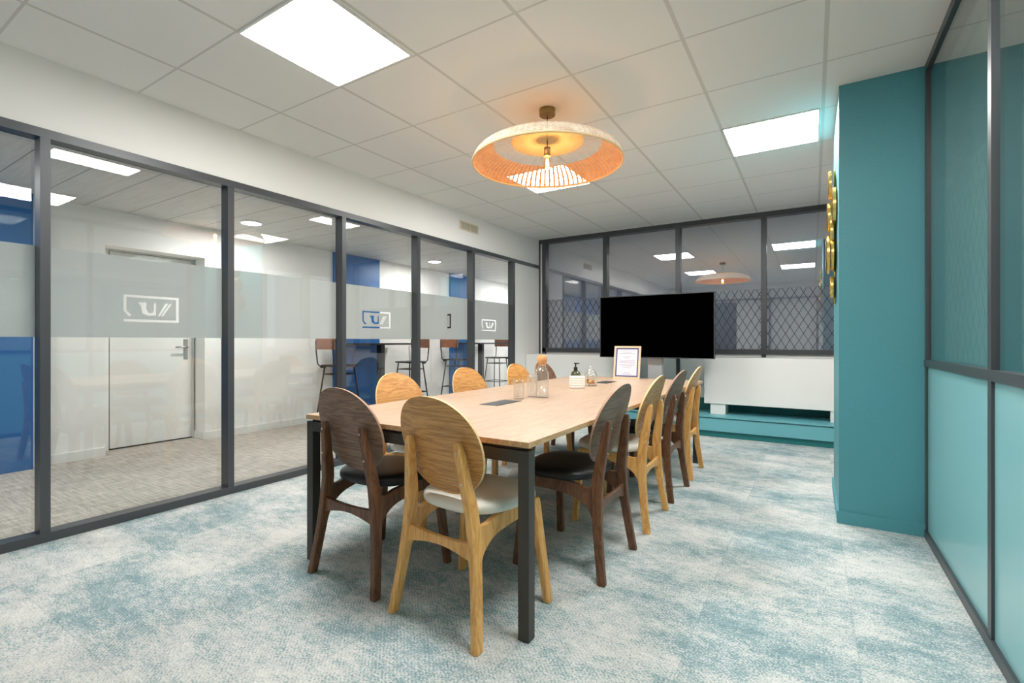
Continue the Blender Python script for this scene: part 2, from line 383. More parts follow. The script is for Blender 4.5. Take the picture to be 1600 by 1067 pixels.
# ------------------------------------------------------------------ left wall with the glazed partition
struct('wall_left', boxes((XL - .09, XL, YF - .1, 8.0, 2.345, H), (XL - .09, XL, 5.995, 8.0, 0, 2.345)), M['wall'], 'white wall above and beside the glazed partition', 'wall')
win1 = sroot('window_1', 'dark framed floor to ceiling glass partition along the left wall', 'window')
ys = [-1.35, -.10, .915, 1.943, 2.968, 3.97, 4.983, 5.972]
WM = .0225
obj('top_rail', boxes((XL - .085, XL + .012, YF, 6.76, 2.295, 2.345)), M['frame'], win1)
obj('bottom_rail', boxes((XL - .085, XL + .012, YF, 5.995, 0, .052)), M['frame'], win1)
for y in ys[1:]:
    obj('mullion', boxes((XL - .085, XL + .010, y - WM, y + WM, .052, 2.295)), M['frame'], win1)
FZ0, FZ1 = 1.166, 1.69
def logo_splines(x0, x1, z0, z1):
    W_, H_ = x1 - x0, z1 - z0
    f = lambda L: [(x0 + a * W_, z0 + b * H_) for a, b in L]
    frame = f([(0, 1), (1, 1), (1, 0), (0, 0), (0, .09), (.945, .09), (.945, .91), (.05, .91), (.05, .42), (.14, .25), (.09, .19), (0, .40)])
    bold = f([(.24, .74), (.40, .74), (.39, .50), (.44, .34), (.50, .36), (.53, .45), (.53, .74), (.57, .74), (.57, .27), (.44, .24), (.32, .33), (.30, .60)])
    thin = f([(.60, .24), (.64, .24), (.80, .74), (.74, .74)])
    thin2 = f([(.66, .24), (.70, .24), (.86, .74), (.82, .74)])
    return [frame, bold, thin, thin2]
def film(name, y0, y1, x, parent, logo=None, label=None):
    sp = [[(y0, FZ0), (y1, FZ0), (y1, FZ1), (y0, FZ1)]]
    if logo: sp += logo_splines(*logo)
    bm = curve_fill(sp, .0015)
    bmesh.ops.transform(bm, matrix=Matrix(((0, 0, 1, x), (1, 0, 0, 0), (0, 1, 0, 0), (0, 0, 0, 1))), verts=bm.verts)
    o = obj(name, bm, M['film'], parent)
    if label: o['label'] = label
    return o
logos = {2: (1.31, 1.63, 1.27, 1.445), 4: (3.255, 3.63, 1.275, 1.445), 6: (5.28, 5.62, 1.285, 1.44)}
XG = XL - .07
for i in range(len(ys) - 1):
    a, b = ys[i] + WM, ys[i + 1] - WM
    if i == 5:   # glass door in the fifth pane
        dr = sroot('door_2', 'frosted glass door in the left partition with a slim vertical bar handle', 'door')
        obj('glass_pane', boxes((XG - .004, XG + .004, a, b, .052, 2.295)), M['clear'], dr)
        film('frosted_film', a, b, XG - .008, dr)
        hb = bmesh.new(); hy = 4.56
        tube(hb, [(XG + .04, hy, 1.30), (XG + .04, hy, 1.475)], .008)
        for z in (1.31, 1.465): tube(hb, [(XG, hy, z), (XG + .045, hy, z)], .009)
        obj('bar_handle', hb, M['black'], dr, smooth=False)
        continue
    obj('glass_pane', boxes((XG - .004, XG + .004, a, b, .052, 2.295)), M['clear'], win1)
    film('frosted_film', a, b, XG - .008, win1, logos.get(i), 'frosted band with a cut-out boxed letter logo' if i in logos else None)
# ventilation grille in the wall above the partition
vg = thing('ventilation_grille', 'small cream wall vent with vertical slats high on the left wall', 'vent', (XL + .001, 4.89, 2.585))
bm = bmesh.new()
box(bm, 0, .012, -.19, .19, -.055, -.042); box(bm, 0, .012, -.19, .19, .042, .055); box(bm, 0, .012, -.19, -.175, -.042, .042); box(bm, 0, .012, .175, .19, -.042, .042)
M['vent'] = plain('cream_plastic', (222, 212, 190), .5)
obj('frame', bm, M['vent'], vg)
obj('backing', boxes((0, .003, -.175, .175, -.042, .042)), plain('dark_duct', (60, 56, 50), .8), vg)
for k in range(13):
    y = -.16 + k * .0267
    obj('slat', boxes((.003, .010, y - .006, y + .006, -.042, .042)), M['vent'], vg)

# ------------------------------------------------------------------ corridor beyond the glass
XC = -6.0
bm = boxes((XC - .5, XC, -2.2, 1.93, 0, HC), (XC - .5, XC, 2.86, 10.0, 0, HC), (XC - .5, XC, 1.93, 2.86, 2.11, HC), (XC - .5, XC - .25, 1.93, 2.04, 0, 2.11), (XC - .5, XC - .29, 2.04, 2.86, 0, 2.11))
struct('wall_corridor', bm, M['wall'], 'white corridor wall with a recessed doorway', 'wall')
struct('wall_corridor_end', boxes((-6.7, XL - .09, 9.9, 10.0, 0, HC), (-6.7, XL - .09, -2.2, -2.1, 0, HC)), M['wall'])
struct('baseboard_corridor', boxes((XC, XC + .014, 1.40, 1.93, 0, .085), (XC, XC + .014, 2.86, 9.9, 0, .085), (XC - .25, XC, 2.846, 2.86, 0, .085)), M['white'], 'white skirting board of the corridor wall', 'baseboard')
d1 = sroot('door_1', 'plain white door with a steel lever handle in the corridor wall', 'door')
obj('door_leaf', boxes((XC - .29, XC - .25, 2.05, 2.835, .015, 2.09)), M['white'], d1)
obj('threshold_gap', boxes((XC - .288, XC - .252, 2.05, 2.835, .0, .014)), M['black'], d1)
obj('door_frame', boxes((XC - .27, XC - .22, 2.835, 2.846, 0, 2.10), (XC - .27, XC - .22, 2.04, 2.846, 2.095, 2.11)), plain('door_trim_grey', (205, 205, 200), .5), d1)
bm = bmesh.new(); box(bm, XC - .25, XC - .242, 2.745, 2.79, .93, 1.17)
hl = obj('handle_plate', bm, M['silver'], d1, bevel=.004)
bm = bmesh.new(); tube(bm, [(XC - .245, 2.768, 1.075), (XC - .195, 2.768, 1.075), (XC - .19, 2.74, 1.075), (XC - .19, 2.64, 1.075)], .010)
obj('lever_handle', bm, M['silver'], d1, smooth=True)
# blue wall panels
tag(obj('blue_wall_panel', boxes((XC, XC + .09, -1.6, 1.385, 0, HC - .001)), M['blue']), 'large blue panel at the far left of the corridor wall', 'wall panel', 'blue wall panels')
for (y0, y1, lb) in ((4.62, 5.50, 'blue wall panel behind the nearer high table'), (7.30, 8.08, 'blue wall panel behind the farther high table')):
    tag(obj('blue_wall_panel', boxes((XC, XC + .03, y0, y1, 0, HC - .001)), M['blue']), lb, 'wall panel', 'blue wall panels')
# bar stools and high tables
def make_stool(label):
    t = thing('bar_stool', label, 'stool', (0, 0, 0), 0, 'bar stools at the high tables')   # faces +y
    bm = bmesh.new(); pr = []
    prism(bm, [(-.19, -.17), (.19, -.17), (.205, .0), (.19, .17), (.15, .20), (-.15, .20), (-.19, .17), (-.205, 0)], .785, .812, 'z')
    obj('seat', bm, M['leather'], t, bevel=.008)
    bm = bmesh.new(); N = 9; A, B = [], []
    for k in range(N):
        x = -.21 + .42 * k / (N - 1); c = .05 * (1 - (x / .21) ** 2)
        A.append((x, -.235 - c)); B.append((x, -.225 - c))
    prism(bm, A + B[::-1], 1.03, 1.235, 'z'); obj('backrest', bm, M['stool_wood'], t)
    for s in (-1, 1):
        bm = bmesh.new(); tube(bm, [(s * .165, -.10, .775), (s * .17, -.17, .775), (s * .175, -.225, .83), (s * .18, -.245, 1.0), (s * .185, -.25, 1.15)], .010); obj('back_tube', bm, M['black'], t, smooth=True)
        for sy in (-1, 1):
            bm = bmesh.new(); tube(bm, [(s * .15, sy * .13, .785), (s * .22, sy * .22, 0)], .011); obj('leg', bm, M['black'], t, smooth=True)
    for z in (.30, .68):
        bm = bmesh.new(); k = (.785 - z) / .785; x = .15 + .07 * k; y = .13 + .09 * k
        for p, q in (((-x, -y), (x, -y)), ((x, -y), (x, y)), ((x, y), (-x, y)), ((-x, y), (-x, -y))):
            tube(bm, [(*p, z), (*q, z)], .008)
        obj('foot_ring' if z < .5 else 'under_seat_ring', bm, M['black'], t, smooth=True)
    return t
st = make_stool('bar stool with wooden back at the nearer high table, on the side near the door')
st.location = (-5.70, 4.50, 0)
dup(st, (-5.72, 5.95, 0), PI, 'bar stool with wooden back on the far side of the nearer high table')
dup(st, (-5.70, 7.16, 0), 0, 'bar stool with wooden back on the near side of the farther high table')
dup(st, (-5.72, 8.55, 0), PI, 'bar stool with wooden back farthest down the corridor')
for y, lb in ((5.2, 'nearer black high table between two bar stools'), (7.83, 'farther black high table between two bar stools')):
    t = thing('high_table', lb, 'table', (-5.62, y, 0), 0, 'black high tables in the corridor')
    obj('table_top', boxes((-.34, .34, -.52, .52, 1.09, 1.115)), M['black'], t)
    obj('pedestal', boxes((-.05, .05, -.035, .035, .02, 1.09)), M['black'], t)
    obj('base_plate', boxes((-.25, .25, -.25, .25, 0, .02)), M['black'], t)
# corridor downlights
def downlight(y, lb):
    t = thing('downlight', lb, 'light', (-5.28, y, HC), 0, 'corridor downlights')
    bm = bmesh.new(); lathe(bm, [(.0, -.012), (.095, -.012), (.10, -.008)], 28); obj('diffuser', bm, M['spot'], t)
    bm = bmesh.new(); lathe(bm, [(.10, 0), (.115, 0), (.115, -.01), (.10, -.014), (.10, 0)], 28); obj('trim_ring', bm, M['white'], t)
    ld = bpy.data.lights.new('downlight_lamp', 'AREA'); ld.shape = 'DISK'; ld.size = .2; ld.energy = CORR_W; ld.color = (1, .98, .95)
    lo = bpy.data.objects.new('lamp_light', ld); C.objects.link(lo); lo.parent = t; lo.location = (0, 0, -.03)
downlight(.0, 'corridor downlight nearest the camera side')
downlight(3.0, 'round corridor downlight seen through the third glass pane')
downlight(6.05, 'round corridor downlight above the high tables')
downlight(9.0, 'round corridor downlight at the far end')

# ------------------------------------------------------------------ back wall with dark glazing
struct('wall_back', boxes((XL, XR + .6, YB, YB + .1, 0, .98), (XL, -3.64, YB - .004, YB + .1, .98, 2.70)), M['wall'], 'white low wall under the dark back windows', 'wall')
win2 = sroot('window_2', 'row of dark reflective glass panes above the white cover on the back wall', 'window')
obj('top_rail', boxes((XL, XR, YB - .03, YB + .07, 2.69, H)), M['frame'], win2)
obj('bottom_rail', boxes((-3.64, XR, YB - .03, YB + .07, .98, 1.04)), M['frame'], win2)
bx = [-3.61, -2.595, -1.555, -.518, .52]
for k, x in enumerate(bx):
    obj('mullion', boxes((x - .03, x + .03, YB - .03, YB + .07, 1.04 if k else .95, 2.69)), M['frame'], win2)
for x in (-1.555, -.518): obj('mullion', boxes((x - .025, x + .025, YB - .008, YB - .001, 0, .98)), M['frame'], win2)
for a, b in zip(bx, bx[1:]):
    obj('glass_pane', boxes((a + .03, b - .03, YB + .03, YB + .036, 1.04, 2.69)), M['back_glass'], win2)
    o = obj('lattice_film', boxes((a + .03, b - .03, YB + .026, YB + .027, 1.04, 1.80)), M['lattice_dark'], win2); o['label'] = 'diamond lattice pattern on the lower glass'
struct('trim_1', boxes((XL, XL + .018, YB - .03, YB, .95, H)), M['frame'], 'dark vertical corner strip at the end of the left wall', 'trim')
M['back_board'] = plain('blue_grey_board', (222, 225, 236), .8)
struct('added_board_behind_glass', boxes((XL - .09, XR + .08, YB + .28, YB + .33, 0, H)), M['back_board'])  # added board, pale and close behind the panes to make them brighter

# teal ledge and white radiator covers
tag(obj('teal_ledge', boxes((XL, XR - .002, 6.14, YB - .001, .075, .225), (XL, XR - .002, 6.125, YB - .001, .235, .25), (XL, XR - .002, 6.165, YB - .001, .225, .235)), M['teal_ledge']), 'long low teal ledge along the foot of the back wall', 'ledge')
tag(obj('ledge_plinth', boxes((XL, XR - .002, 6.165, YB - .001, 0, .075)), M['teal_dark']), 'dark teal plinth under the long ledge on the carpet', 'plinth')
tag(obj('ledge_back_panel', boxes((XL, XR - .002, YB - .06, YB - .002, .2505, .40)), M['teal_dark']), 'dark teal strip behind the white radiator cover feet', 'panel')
rc = thing('radiator_cover', 'wide white radiator cover right of the television on the teal ledge', 'radiator cover', (0, 0, .25), 0, 'white radiator covers')
obj('cover_box', boxes((-1.14, XR - .003, 6.31, 6.60, .13, .695)), M['white'], rc, bevel=.004)
for x0, x1 in ((-1.07, -.90), (.165, .335)): obj('foot', boxes((x0, x1, 6.33, 6.58, .001, .13)), M['white'], rc)
rc = thing('radiator_cover', 'white radiator cover left of the television, against the left wall', 'radiator cover', (0, 0, .25), 0, 'white radiator covers')
obj('cover_box', boxes((-3.69, -2.10, 6.31, 6.60, .13, .70)), M['white'], rc, bevel=.004)
for x in (-3.4, -2.3): obj('foot', boxes((x - .085, x + .085, 6.33, 6.58, .001, .13)), M['white'], rc)

# ------------------------------------------------------------------ teal column and gold wall sculpture
struct('wall_column', boxes((.14, XR + .085, 3.665, 4.55, 0, H)), M['teal'], 'teal textured column on the right', 'column')
struct('baseboard_column', boxes((.128, XR, 3.651, 3.665, 0, .075), (.128, .14, 3.665, 4.55, 0, .075)), M['teal'], 'teal skirting around the column', 'baseboard')
gs = thing('gold_wall_sculpture', 'polished gold overlapping disc sculpture on the side of the teal column', 'wall decoration', (.14, 4.05, 1.9))
def disc(dy, z, r, x0, th):
    bm = bmesh.new()
    lathe(bm, [(0, 0), (r * .62, 0), (r * .66, .010), (r * .80, .012), (r * .88, 0), (r, 0), (r, th), (r * .9, th + .006), (0, th)], 40)
    bmesh.ops.transform(bm, matrix=Matrix.Rotation(-PI / 2, 4, 'Y'), verts=bm.verts)
    o = obj('disc', bm, M['gold'], gs, loc=(-x0, dy, z - 1.9)); smooth_angle(o)
disc(.02, 2.24, .10, .030, .014); disc(-.06, 2.07, .13, .008, .018); disc(.05, 2.02, .10, .036, .014)
disc(.0, 1.90, .10, .024, .014); disc(.05, 1.755, .135, .040, .016); disc(-.03, 1.74, .11, .018, .014); disc(.0, 1.52, .075, .020, .014)
bm = bmesh.new(); tube(bm, [(0, .0, .43), (0, .0, -.50)], .006)
obj('mounting_rod', bm, M['gold'], gs, loc=(-.009, 0, 0))

# ------------------------------------------------------------------ right wall: teal panels and glass
win3 = sroot('window_3', 'dark framed partition on the right with tall glass over pale teal panels', 'window')
X2 = XR + .085
obj('top_rail', boxes((XR, X2, YF, 3.665, 2.705, H)), M['frame'], win3)
obj('middle_rail', boxes((XR - .004, X2, YF, 3.665, .995, 1.035)), M['frame'], win3)
obj('bottom_rail', boxes((XR - .004, X2, YF, 3.665, 0, .045)), M['frame'], win3)
ry = [3.648, 2.452, 1.25, .05, -1.15]
for y in ry:
    w_ = .017 if y > 3 else .0215
    obj('mullion', boxes((XR, X2, y - w_, y + w_, .045, .995)), M['frame'], win3)
    obj('mullion', boxes((XR, X2, y - w_, y + w_, 1.035, 2.705)), M['frame'], win3)
for a, b in zip(ry[1:], ry):
    obj('teal_panel', boxes((XR + .010, XR + .03, a + .0215, b - .017, .045, .995)), M['teal_panel'], win3)
    obj('glass_pane', boxes((XR + .012, XR + .018, a + .0215, b - .017, 1.035, 2.705)), M['right_glass'], win3)
    obj('glass_pane', boxes((XR + .072, XR + .078, a + .0215, b - .017, 1.035, 2.705)), M['clear'], win3)
    o = obj('lattice_film', boxes((XR + .0795, XR + .0800, a + .0215, b - .017, 1.035, 2.0)), M['lattice_side'], win3); o['label'] = 'diamond lattice pattern on the lower glass'
# room beyond the right partition
struct('wall_neighbour', boxes((3.5, 3.6, YF - .1, 4.55, 0, H), (X2, 3.6, 4.45, 4.55, 0, H), (X2, 3.6, YF - .1, YF, 0, H)), M['wall'])
added_light = thing('ceiling_light', 'added unseen light panel brightening the room beyond the right partition', 'light', (2.3, .4, H), 0, 'square ceiling light panels')  # out-of-view panel added to brighten what shows through the right glass
obj('diffuser', boxes((-.3, .3, -.3, .3, -.008, -.004)), M['panel'], added_light)
# exterior wall with daylight windows past the column
bm = boxes((XR, XR + .12, 4.55, 6.9, 0, 1.0), (XR, XR + .12, 4.55, 6.9, 2.45, H), (XR, XR + .12, 4.55, 4.85, 1.0, 2.45), (XR, XR + .12, 6.45, 6.9, 1.0, 2.45), (XR, XR + .12, 5.60, 5.70, 1.0, 2.45), (XR, 3.6, 6.9, 7.0, 0, H))
struct('wall_right', bm, M['wall'], 'white outer wall with daylight windows beyond the teal column', 'wall')
win4 = sroot('window_4', 'daylight windows hidden past the teal column', 'window')
for a, b in ((4.85, 5.60), (5.70, 6.45)):
    bm = boxes((XR + .03, XR + .08, a, b, 1.0, 1.04), (XR + .03, XR + .08, a, b, 2.41, 2.45), (XR + .03, XR + .08, a, a + .04, 1.04, 2.41), (XR + .03, XR + .08, b - .04, b, 1.04, 2.41))
    obj('frame', bm, M['white'], win4)
    obj('glass_pane', boxes((XR + .05, XR + .056, a + .04, b - .04, 1.04, 2.41)), M['clear'], win4)

# ------------------------------------------------------------------ wall behind the camera (seen in the reflections)
struct('wall_front', boxes((XL, XR + .085, YF - .1, YF, 2.345, H), (XL, -3.2, YF - .1, YF, 0, 2.345), (.1, XR + .085, YF - .1, YF, 0, 2.345), (XL, XR + .085, YF - .1, YF - .09, 0, 2.345)), M['wall'], 'white wall behind the camera', 'wall')
win5 = sroot('window_5', 'glazed partition behind the camera', 'window')
for x in (-3.2, -2.1, -1.0, .1): obj('mullion', boxes((x - .0225, x + .0225, YF - .05, YF + .01, .05, 2.295)), M['frame'], win5)
obj('top_rail', boxes((-3.22, .12, YF - .05, YF + .01, 2.295, 2.345)), M['frame'], win5)
obj('bottom_rail', boxes((-3.22, .12, YF - .05, YF + .01, 0, .05)), M['frame'], win5)

# ------------------------------------------------------------------ ceiling lights
def panel_light(x, y, lb):
    t = thing('ceiling_light', lb, 'light', (x, y, H), 0, 'square ceiling light panels')
    a = .304
    obj('diffuser', boxes((-a, a, -a, a, -.008, -.004)), M['panel'], t)
    obj('frame', boxes((-a - .012, a + .012, -a - .012, -a, -.010, 0), (-a - .012, a + .012, a, a + .012, -.010, 0), (-a - .012, -a, -a, a, -.010, 0), (a, a + .012, -a, a, -.010, 0)), M['white'], t)
panel_light(-2.22, 1.68, 'bright square ceiling light panel nearest the left partition')
panel_light(-.27, 4.25, 'bright square ceiling light panel beside the teal column')
panel_light(-2.22, 4.25, 'bright square ceiling light panel half hidden behind the rattan pendant')
panel_light(-.27, 1.68, 'square ceiling light panel above the camera')

# ------------------------------------------------------------------ rattan pendant
PX, PY, PZ = -1.563, 2.965, 2.373
pl = thing('pendant_lamp', 'large woven rattan dome pendant lamp over the table', 'pendant lamp', (PX, PY, PZ))
def arc(r0, z0, r1, z1, n, f):
    return [f(i / n) for i in range(n + 1)]
def dome(t):   # t 0 rim .. 1 centre
    a = t * PI / 2
    return (.515 * math.cos(a), .165 * math.sin(a) ** .85 if a > 0 else 0)
bm = bmesh.new(); lathe(bm, [dome(i / 14 * .485) for i in range(15)], 84, uv=True)
sh = obj('outer_weave', bm, [M['rattan']], pl, smooth=True)
bm = bmesh.new(); lathe(bm, [(.25 - .25 * (i / 8), .146 + .02 * math.sin(i / 8 * PI / 2)) for i in range(9)], 60, uv=True)
obj('centre_disc', bm, [M['rattan_core']], pl, smooth=True)
bm = bmesh.new()
for k in range(84):
    a = 2 * PI * k / 84; pts = []
    for i in range(6):
        r, z = dome(.47 + .23 * i / 5); pts.append((r * math.cos(a), r * math.sin(a), z))
    tube(bm, pts, .0017, 4)
o = obj('open_ribs', bm, M['rib'], pl); o['kind'] = 'stuff'
bm = bmesh.new(); tube(bm, [(.517 * math.cos(2 * PI * k / 84), .517 * math.sin(2 * PI * k / 84), 0) for k in range(84)], .007, 6, closed=True)
obj('rim', bm, plain('pale_rim', (226, 196, 150), .7), pl, smooth=True)
bm = bmesh.new(); lathe(bm, [(0, .377), (.056, .377), (.056, .337), (.052, .332), (0, .332)], 32); o = obj('ceiling_rose', bm, M['brass'], pl); smooth_angle(o)
bm = bmesh.new(); tube(bm, [(0, 0, .332), (0, 0, .105)], .003); obj('cord', bm, M['black'], pl)
bm = bmesh.new(); lathe(bm, [(0, .115), (.020, .113), (.024, .105), (.021, .098), (.021, .065), (.026, .060), (.026, .050), (0, .050)], 24); o = obj('socket', bm, M['brass'], pl); smooth_angle(o)
bm = bmesh.new(); lathe(bm, [(.013, .050), (.018, .035), (.030, .0), (.034, -.025), (.028, -.05), (.012, -.065), (0, -.068)], 24); o = obj('bulb', bm, M['thin_bulb'], pl, smooth=True)
bm = bmesh.new()
for k in range(4):
    a = k * PI / 2; c_, s_ = math.cos(a), math.sin(a)
    tube(bm, [(.006 * c_, .006 * s_, .035), (.014 * c_, .014 * s_, -.04)], .0013, 5)
obj('filament', bm, M['filament'], o)
ld = bpy.data.lights.new('bulb_light', 'POINT'); ld.energy = 8; ld.color = (1.0, .66, .42); ld.shadow_soft_size = .012
lo = bpy.data.objects.new('bulb_light', ld); C.objects.link(lo); lo.parent = pl; lo.location = (0, 0, .01)

# ------------------------------------------------------------------ conference table
TX0, TX1, TY0, TY1 = -2.250, -.905, 1.567, 4.95
tb = thing('conference_table', 'long pale oak conference table with dark square metal legs', 'table', ((TX0 + TX1) / 2, (TY0 + TY1) / 2, 0))
hx, hy = (TX1 - TX0) / 2, (TY1 - TY0) / 2
bm = bmesh.new(); box(bm, -hx, hx, -hy, hy, .737, .7597, 1)
for f in bm.faces:
    if f.calc_center_median().z > .7596: f.material_index = 0
obj('tabletop', bm, [M['tabletop'], M['table_edge']], tb, bevel=.0015)
L = .048
for sx_ in (-1, 1):
    for sy_ in (-1, 1):
        x0 = -hx + .002 if sx_ < 0 else hx - .002 - L; y0 = {-1: -hy + .004, 0: -L / 2, 1: hy - .17 - L}[sy_]
        obj('leg', boxes((x0, x0 + L, y0, y0 + L, .0, .724)), M['frame_dark'], tb, bevel=.002)
    x0 = -hx + .30 if sx_ < 0 else hx - .30 - .04
    obj('long_beam', boxes((x0, x0 + .04, -hy + .052, hy - .06, .67, .724)), M['frame_dark'], tb)
for sy_ in (-1, 0, 1):
    y0 = {-1: -hy + .004, 0: -L / 2, 1: hy - .17 - L}[sy_]
    obj('cross_beam', boxes((-hx + .002 + L, hx - .002 - L, y0, y0 + L, .675, .724)), M['frame_dark'], tb)
for y0 in (-hy + .02, hy - .20): obj('top_spacer', boxes((-hx + .03, hx - .03, y0, y0 + .025, .724, .737)), M['black'], tb)
for (x, y) in ((-1.64, 2.50), (-1.64, 4.27)):
    o = obj('cable_hatch', boxes((x - .065 - tb.location.x, x + .065 - tb.location.x, y - .14 - tb.location.y, y + .14 - tb.location.y, .7598, .7615)), M['frame'], tb); o['label'] = 'grey metal cable hatch'
    obj('hatch_slot', boxes((.045, .058, -.125, .125, 0, .001)), M['black'], o, loc=(x - tb.location.x, y - tb.location.y, .7615))

# ------------------------------------------------------------------ chairs
def xs(z): return .232 - .100 * z / .76          # splay of the rear legs
def resamp(pts, n=6):
    out = []
    P = [pts[0]] + pts + [pts[-1]]
    for i in range(1, len(P) - 2):
        for k in range(n):
            t = k / n; a, b, c, d = P[i - 1], P[i], P[i + 1], P[i + 2]
            out.append(tuple(.5 * ((2 * b[j]) + (-a[j] + c[j]) * t + (2 * a[j] - 5 * b[j] + 4 * c[j] - d[j]) * t * t + (-a[j] + 3 * b[j] - 3 * c[j] + d[j]) * t ** 3) for j in range(len(b))))
    out.append(pts[-1]); return out
def make_chair(label, kind):
    plate, edge, leg, seatm = (M['oak'], M['oak_edge'], M['oak_leg'], M['cream']) if kind == 'oak' else (M['walnut'], M['walnut_edge'], M['walnut_leg'], M['leather'])
    t = thing('dining_chair', label, 'chair', (0, 0, 0), 0, 'round-backed chairs at the table')      # faces +y, rear feet at y=-.225
    Y0 = -.225
    def cl(z):   # centre line of the rear leg
        return Y0 + (.046 * math.sin(min(z, .60) / .60 * PI * .62) if z < .9 else 0) - (max(0, z - .46) ** 1.2) * .17
    for s in (-1, 1):
        fr, bk = [], []
        for i in range(17):
            z = .755 * i / 16
            w_ = .0205 + .007 * math.exp(-((z - .46) / .2) ** 2) - (.002 if z > .6 else 0)
            if i == 16: w_ *= .45
            fr.append((cl(z) + w_ + .002, z)); bk.append((cl(z) - w_ + .002, z))
        bm = bmesh.new(); prism(bm, fr + bk[::-1], -.016, .016, 'x', shift=lambda p: s * xs(p[1]))
        obj('leg', bm, leg, t, bevel=.006, seg=2)
        # front leg
        bm = bmesh.new(); n = 8; P = []
        for i in range(n + 1):
            z = .452 * i / n; P.append((.205 + .0 + (.452 - z) * .055, z, .019 + .006 * i / n))
        prism(bm, [(y + w_, z) for y, z, w_ in P] + [(y - w_, z) for y, z, w_ in P][::-1], -.016, .016, 'x', shift=lambda p: s * (.253 - .055 * p[1] / .45))
        obj('leg', bm, leg, t, bevel=.006)
        # side rail with flared joint to the rear leg
        up = resamp([(-.176, .490), (-.168, .456), (-.148, .434), (-.112, .431), (-.05, .446), (.10, .455), (.215, .452)], 5)
        lo_ = resamp([(-.172, .255), (-.148, .318), (-.112, .355), (-.06, .380), (.03, .396), (.12, .402), (.215, .404)], 5)
        def sh_(p): return s * (xs(.42) + (p[0] + .165) * .075 + (.42 - p[1]) * .10)
        bm = bmesh.new(); prism(bm, up + lo_[::-1], -.0115, .0115, 'x', shift=sh_)
        obj('side_rail', bm, leg, t, bevel=.004)
    # rear stretcher, arched underneath
    pts = []
    N = 12; xe = xs(.34) - .004
    top = [(-xe + 2 * xe * i / N, .375 + .0 - .010 * math.sin(PI * i / N)) for i in range(N + 1)]
    bot = [(-xe + 2 * xe * i / N, .300 + .030 * math.sin(PI * i / N)) for i in range(N + 1)]
    bm = bmesh.new(); prism(bm, top + bot[::-1], cl(.34) - .008, cl(.34) + .012, 'y'); obj('stretcher', bm, leg, t, bevel=.004)
    # front apron
    bm = bmesh.new(); box(bm, -.195, .195, .196, .216, .404, .452); obj('apron', bm, leg, t, bevel=.004)
    # seat cushion (rounded D, domed)
    bm = bmesh.new(); K = 48; rings = []
    def outl(a):
        c_, s_ = math.cos(a), math.sin(a); e = .72
        x = math.copysign(abs(c_) ** e, c_); y = math.copysign(abs(s_) ** e, s_)
        return (x * (.232 + .018 * y), .055 + y * .212)
    for (k, z) in ((0., .456), (.93, .456), (.985, .463), (1.0, .476), (.985, .490), (.93, .500), (.75, .506), (.4, .509), (0., .510)):
        if k == 0: rings.append([bm.verts.new((0, .055, z))]); continue
        rings.append([bm.verts.new((outl(2 * PI * i / K)[0] * k, .055 + (outl(2 * PI * i / K)[1] - .055) * k, z)) for i in range(K)])
    for a, b in zip(rings, rings[1:]):
        for i in range(K):
            j = (i + 1) % K
            if len(a) == 1: bm.faces.new((a[0], b[j], b[i]))
            elif len(b) == 1: bm.faces.new((a[i], a[j], b[0]))
            else: bm.faces.new((a[i], a[j], b[j], b[i]))
    obj('seat', bm, seatm, t, smooth=True)
    # oval plywood back, curved around the sitter, leaning back
    bm = bmesh.new(); K = 56; R = 7; zc, hz, hw, th = .722, .205, .221, .011
    def pos(r, i, off):
        a = 2 * PI * i / K; c_, s_ = math.cos(a), math.sin(a)
        hz_ = hz * (1.0 if s_ > 0 else .98)
        x = r * hw * math.copysign(abs(c_) ** .93, c_); dz = r * hz_ * math.copysign(abs(s_) ** .93, s_)
        y = Y0 + .040 - .29 * (dz + .02) + .25 * x * x - .30 * max(0, dz) ** 2 + off
        return (x, y, zc + dz)
    F = []; Bk = []
    for off, store in ((th, F), (0, Bk)):
        store.append([bm.verts.new(pos(0, 0, off))])
        for r in range(1, R + 1): store.append([bm.verts.new(pos(r / R, i, off)) for i in range(K)])
    for S, flip in ((F, 0), (Bk, 1)):
        for r in range(R):
            a, b = S[r], S[r + 1]
            for i in range(K):
                j = (i + 1) % K
                vs = (a[0], b[i], b[j]) if len(a) == 1 else (a[i], b[i], b[j], a[j])
                bm.faces.new(vs)
    for i in range(K):
        j = (i + 1) % K; bm.faces.new((F[-1][i], F[-1][j], Bk[-1][j], Bk[-1][i])).material_index = 1
    o = obj('backrest', bm, [plate, edge], t); smooth_angle(o)
    # screws
    for s in (-1, 1):
        for z in (.60, .72):
            bm = bmesh.new(); lathe(bm, [(0, .002), (.004, .002), (.005, 0)], 10)
            bmesh.ops.transform(bm, matrix=Matrix.Rotation(PI / 2, 4, 'X'), verts=bm.verts)
            w_ = .0205 + .007 * math.exp(-((z - .46) / .2) ** 2) - (.002 if z > .6 else 0)
            q = obj('screw', bm, M['silver'], t, loc=(s * xs(z), cl(z) - w_ + .001, z))
    return t
HP = PI / 2
oak = make_chair('oak chair with cream seat at the near end of the table', 'oak')
oak.location = (-1.255, 1.665, 0); oak.rotation_euler = (0, 0, math.radians(-4.5))
wal = make_chair('dark walnut chair with black seat at the near end of the table', 'walnut')
wal.location = (-1.860, 1.712, 0); wal.rotation_euler = (0, 0, math.radians(-2))
# right side of the table (facing -x)
dup(wal, (-1.058, 2.362, 0), HP + .0, 'dark walnut chair nearest the camera on the right side of the table')
dup(oak, (-1.062, 3.075, 0), HP + .02, 'oak chair second from the camera on the right side of the table')
dup(wal, (-1.066, 3.715, 0), HP - .02, 'dark walnut chair third from the camera on the right side of the table')
dup(oak, (-1.072, 4.360, 0), HP + .01, 'oak chair farthest along the right side of the table')
